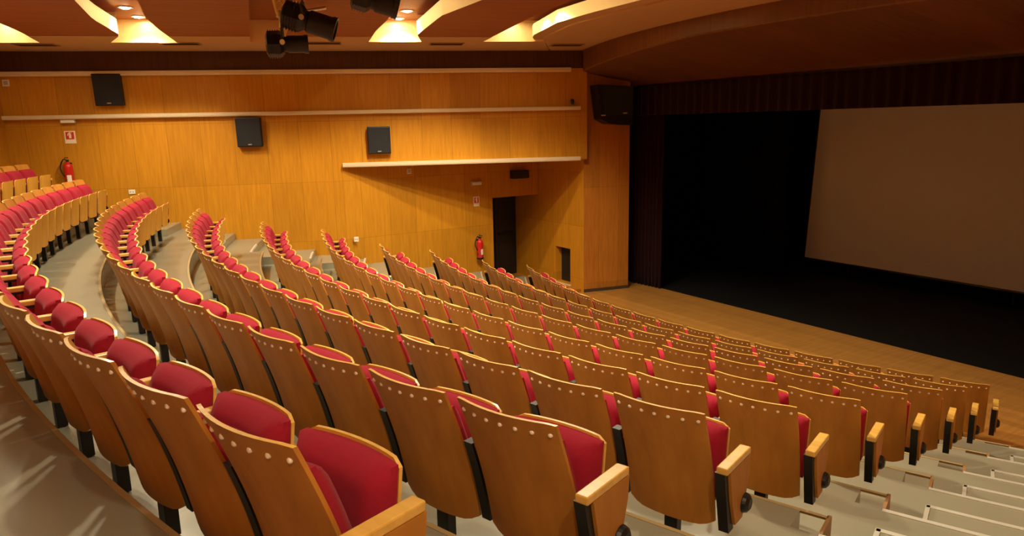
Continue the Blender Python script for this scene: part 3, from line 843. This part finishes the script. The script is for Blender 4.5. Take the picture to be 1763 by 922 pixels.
outlet(on_lower(704, 294.5), A, .10, .115, 'white sensor box just beneath the short lower ledge', 'sensor', 'wall_sensor', True)
outlet(on_upper(10.5, 143), ROTU, .12, .12, 'grey sensor box high in the dark rear corner', 'sensor', 'wall_sensor', True)
# dark projector-like box under the overhang
o = empty('wall_fixture', on_lower(891, 299.5), A); tag(o, 'small black box fixture above the black doorway', 'fixture')
bm = bmesh.new(); box(bm, (0, -.09, 0), (.44, .18, .19), bev=.01); obj('housing', bm, M['black'], o)
bm = bmesh.new(); box(bm, (0, -.184, 0), (.38, .01, .13), bev=.004); obj('front_glass', bm, M['lens'], o)
o = empty('ledge_sensor', on_upper(984, 174.5) , ROTU); tag(o, 'tiny dark sensor standing on the stage end of the long ledge', 'sensor')
bm = bmesh.new(); cyl(bm, (0, -.06, -.06), (0, -.06, .0), .03, seg=14); lathe(bm, [(0, .05), (.03, .04), (.042, .01), (.042, -.005), (0, -.005)], (0, -.06, 0)); obj('sensor_body', bm, M['black'], o)
# black PA speaker on the column
vc = 3.95
pc = lambda x, y: hit(x, y, CO0 - cn*.28, cn)
p1, p2, p3, p4 = pc(1020, 148), pc(1083, 150), pc(1030, 207), pc(1083, 216)
cx = (p1+p2+p3+p4)/4; wd = (p2-p1).length; ht = (p1.z-p3.z)
crz = math.atan2(cdir.y, cdir.x)
o = empty('stage_speaker', cx + Vector((0, 0, -.02)), crz); tag(o, 'large black loudspeaker hung high on the wooden column by the stage', 'loudspeaker')
bm = bmesh.new(); outl = [(-wd/2, ht/2+.08), (wd/2-.03, ht/2+.04), (wd/2-.03, -ht/2-.06), (-wd/2+.30, -ht/2-.02), (-wd/2+.10, -ht/2+.08)]
a = [bm.verts.new((x, -.16, z)) for x, z in outl]; b = [bm.verts.new((x, .20, z)) for x, z in outl]
bm.faces.new(a); bm.faces.new(b)
for k in range(5): bm.faces.new((a[k], a[(k+1) % 5], b[(k+1) % 5], b[k]))
obj('cabinet', bm, M['black'], o)
bm = bmesh.new(); box(bm, (.06, -.166, .10), (wd*.8, .012, ht*.85), bev=.004); obj('grille', bm, M['cloth'], o)
bm = bmesh.new()
for xx, zz in ((-.30, -.20), (.22, -.16)): box(bm, (xx, -.175, zz), (.10, .01, .025))
q = obj('label_plate', bm, M['grey'], o); q['label'] = 'two small pale plates on the front'
bm = bmesh.new(); box(bm, (0, .235, .0), (.14, .06, .4)); obj('wall_bracket', bm, M['blackmetal'], o)
# ceiling vents
for (x, y), lab in (((62, 76.5), 'slim dark air vent in the ceiling border nearest the rear corner'), ((311, 74.5), 'slim dark air vent in the ceiling border beside the bright pair of downlights'), ((556, 73.5), 'slim dark air vent in the ceiling border just past the hanging spotlights'), ((769, 75), 'slim dark air vent in the ceiling border between the two front light slots'), ((976, 77), 'slim dark air vent in the ceiling border closest to the stage')):
    c = hit(x, y, Vector((0, 0, CZ-.004)), Vector((0, 0, 1)))
    o = empty('ceiling_vent', c, ROTU); tag(o, lab, 'vent', 'air vents in the ceiling border')
    bm = bmesh.new()
    for sx_, sy_, w_, d_ in ((0, .16, .64, .02), (0, -.16, .64, .02), (.31, 0, .02, .30), (-.31, 0, .02, .30)): box(bm, (sx_, sy_, -.008), (w_, d_, .016))
    obj('frame', bm, M['brass'], o)
    bm = bmesh.new(); box(bm, (0, 0, -.002), (.60, .30, .004))
    for k in range(7): box(bm, (0, -.12+.04*k, -.008), (.60, .006, .012))
    obj('grille', bm, M['vent'], o)

# ------------------------------------------------------------------ downlights in the slots
WARM = (1., .85, .60)
def point(p, power, r=.05, col=WARM):
    ld = bpy.data.lights.new('slot_or_fill_lamp', 'POINT'); ld.energy = power; ld.shadow_soft_size = r; ld.color = col
    lo = bpy.data.objects.new('slot_or_fill_lamp', ld); C.objects.link(lo); lo.location = p; return lo
def downlight(p, label, power):
    o = empty('downlight', p); tag(o, label, 'downlight', 'recessed downlights in the ceiling slots')
    bm = bmesh.new(); lathe(bm, [(.085, 0), (.115, 0), (.115, -.012), (.095, -.016), (.085, -.004)], seg=28); obj('trim_ring', bm, M['steel'], o, smooth=True)
    bm = bmesh.new(); lathe(bm, [(0, -.03), (.05, -.026), (.08, -.008), (.085, 0), (0, 0)], seg=24); q = obj('lamp', bm, M['lamp'], o, smooth=True); q['label'] = 'glowing lamp'
    ld = bpy.data.lights.new('downlight_lamp', 'SPOT'); ld.energy = power; ld.spot_size = math.radians(128); ld.spot_blend = .45; ld.shadow_soft_size = .06; ld.color = WARM
    lo = bpy.data.objects.new('downlight_lamp', ld); C.objects.link(lo); lo.parent = o; lo.location = (0, 0, -.10)
def upc(x, y): return hit(x, y, Vector((0, 0, CTOP)), Vector((0, 0, 1)))
DL = 330.
downlight(upc(215, 12), 'glowing round downlight in the rear slot, farther of the left pair', DL*.75)
downlight(upc(238, 28), 'glowing round downlight in the rear slot, closest to the bright slot end', DL*.75)
downlight(upc(701, 18), 'glowing round downlight in the middle slot, beside the upper right spotlight', DL)
downlight(upc(686, 31), 'glowing round downlight in the middle slot, closest to the bright slot end', DL)
def spot(p, power, ang=128, blend=.45, r=.06):
    ld = bpy.data.lights.new('slot_or_fill_lamp', 'SPOT'); ld.energy = power; ld.spot_size = math.radians(ang); ld.spot_blend = blend; ld.shadow_soft_size = r; ld.color = WARM
    lo = bpy.data.objects.new('slot_or_fill_lamp', ld); C.objects.link(lo); lo.location = p; return lo
for u_, v_ in ((-19.25, -8.5), (-18.2, -8.3)): spot(W(u_, v_, 2.50), 120., 160, .3)      # added fill lamps, unseen over the near aisle, brightening the seat backs
def strip(p, q, power):
    """added fill strip lying along the slot, shining down"""
    ld = bpy.data.lights.new('slot_fill_strip', 'AREA'); ld.shape = 'RECTANGLE'; ld.size = (q-p).length; ld.size_y = .07; ld.energy = power; ld.color = (1., .84, .52)  # added to make the slot sides glow, standing in for downlight spill
    lo = bpy.data.objects.new('slot_fill_strip', ld); C.objects.link(lo); lo.location = (p+q)/2; d = q-p
    lo.rotation_euler = (0, 0, math.atan2(d.y, d.x)); return lo
for fl, fr, vs_ in ((S1l, S1r, (3.0, 2.2)), (S2l, S2r, (-1.2, -2.0)), (S4l, S4r, (-2.4, -3.2)), (S5l, S5r, (2.0, 1.2, -2.2, -3.0))):
    mid = lambda v: (fl(v)+fr(v))/2
    for v in vs_: spot(W(mid(v), v, 2.86), DL*(.7 if fl is S1l else 1.))
    vend = solve_v(mid, slot_v); v = vend - .06; k = 0
    while v > (2.5 if fl is S1l else -8.5):
        v2 = v - .9; strip(W(mid(v), v, 2.87), W(mid(v2), v2, 2.87), (14., 9., 7., 5.)[k] if k < 4 else 3.); v = v2; k += 1

# ------------------------------------------------------------------ hanging spotlights on a small truss
def at_dist(x, y, d): r = ray(x, y); return CAM + r*d
SD = 8.4
def spotlight(tail, front, r0, r1, label, d, hookz):
    """profile spot: body from tail to front pixel, yoke and clamp"""
    a, b = at_dist(*tail, d), at_dist(*front, d+.12)
    o = empty('stage_spotlight', (a+b)/2); tag(o, label, 'spotlight', 'black stage spotlights under the ceiling')
    a -= o.location; b -= o.location; dv = (b-a); L_ = dv.length; q = Vector((0, 0, 1)).rotation_difference(dv.normalized()).to_matrix().to_4x4()
    T = Matrix.Translation(a) @ q
    bm = bmesh.new(); h = L_*.42
    lathe(bm, [(0, 0), (r0*.8, 0), (r0*1.15, .02), (r0*1.2, h*.8), (r0*.9, h), (0, h)], seg=8, mat=T)
    for k in range(5): lathe(bm, [(r0*1.15, h*(.15+.13*k)), (r0*1.3, h*(.15+.13*k)), (r0*1.3, h*(.18+.13*k)), (r0*1.15, h*(.18+.13*k))], seg=8, mat=T)
    obj('lamp_housing', bm, M['blackmetal'], o)
    bm = bmesh.new(); lathe(bm, [(0, h-.01), (r1*.86, h-.01), (r1*.86, h+.03), (r1, h+.05), (r1, L_-.05), (r1*1.08, L_-.05), (r1*1.08, L_), (r1*.9, L_), (r1*.9, L_-.03), (0, L_-.03)], seg=24, mat=T); auto_smooth(obj('barrel', bm, M['black'], o))
    bm = bmesh.new(); lathe(bm, [(0, L_-.022), (r1*.88, L_-.028), (r1*.88, L_-.034), (0, L_-.034)], seg=24, mat=T); obj('lens', bm, M['lens'], o)
    bm = bmesh.new(); c = a+dv*.40; side = dv.cross(Vector((0, 0, 1))).normalized(); wv = r0*1.35
    top = c + Vector((0, 0, hookz))
    tube(bm, [c+side*wv, c+side*wv+Vector((0, 0, hookz*.7)), top+side*.02], .014, seg=6); tube(bm, [c-side*wv, c-side*wv+Vector((0, 0, hookz*.7)), top-side*.02], .014, seg=6)
    cyl(bm, c-side*(wv+.03), c+side*(wv+.03), .02, seg=10)
    obj('yoke', bm, M['blackmetal'], o)
    bm = bmesh.new()
    for sgn in (1, -1): cyl(bm, c+side*sgn*(wv+.02), c+side*sgn*(wv+.06), .03, seg=14)
    kk = obj('tilt_knob', bm, M['steel'], o); kk['label'] = 'bright metal tilt knobs'
    bm = bmesh.new(); cyl(bm, top, top+Vector((0, 0, .10)), .022, seg=12); box(bm, top+Vector((0, 0, .12)), (.07, .07, .07), bev=.01); q2 = obj('hook_clamp', bm, M['steel'], o)
    return o
spotlight((458, 76), (531, 76), .13, .10, 'lowest black stage spotlight hanging under the brass truss', SD, .22)
spotlight((486, 22), (578, 52), .13, .13, 'big black stage spotlight beside the brass truss', SD-.3, .20)
spotlight((606, -12), (686, 12), .115, .11, 'black stage spotlight at the top edge near the middle slot downlights', 6.6, .12)
# truss: tapering brass lattice hanging from the unlit slot
top_c = at_dist(482, -30, SD+.3); bot_c = at_dist(482, 30, SD+.3)
o = empty('lighting_truss', bot_c); tag(o, 'bright brass lattice truss holding the stage spotlights', 'truss')
bm = bmesh.new(); bm2 = bmesh.new()
ax_ = (top_c-bot_c); zt_ = ax_.length; n = 7
zend = CTOP-.02-bot_c.z
cor = [(1, 1), (-1, 1), (-1, -1), (1, -1)]
def tp(k, j):
    t = k/n; w_ = .03+.14*t
    return Vector((cor[j % 4][0]*w_*.7, cor[j % 4][1]*w_*.7, zend*t))
for j in range(4): cyl(bm, tp(0, j), tp(n, j), .016, seg=8)
for k in range(n):
    for j in range(4):
        cyl(bm2, tp(k, j), tp(k+1, j+1), .008, seg=6); cyl(bm2, tp(k, j+1), tp(k+1, j), .008, seg=6); cyl(bm2, tp(k+1, j), tp(k+1, j+1), .008, seg=6)
obj('main_tube', bm, M['gold'], o); obj('lattice', bm2, M['gold'], o)
bm = bmesh.new(); cyl(bm, (-.05, 0, .02), (.55, -.08, .12), .02, seg=12); cyl(bm, (.0, 0, .02), (.0, 0, -.12), .02, seg=10); obj('cross_bar', bm, M['steel'], o)

# ------------------------------------------------------------------ world and view
w = bpy.data.worlds.new('world'); bpy.context.scene.world = w; w.use_nodes = True
w.node_tree.nodes['Background'].inputs[0].default_value = (1, .8, .6, 1); w.node_tree.nodes['Background'].inputs[1].default_value = 0.0
bpy.context.scene.cycles.diffuse_bounces = 7
vs = bpy.context.scene.view_settings; vs.view_transform = 'Standard'; vs.look = 'None'; vs.exposure = 0.; vs.gamma = 1.; vs.use_curve_mapping = False
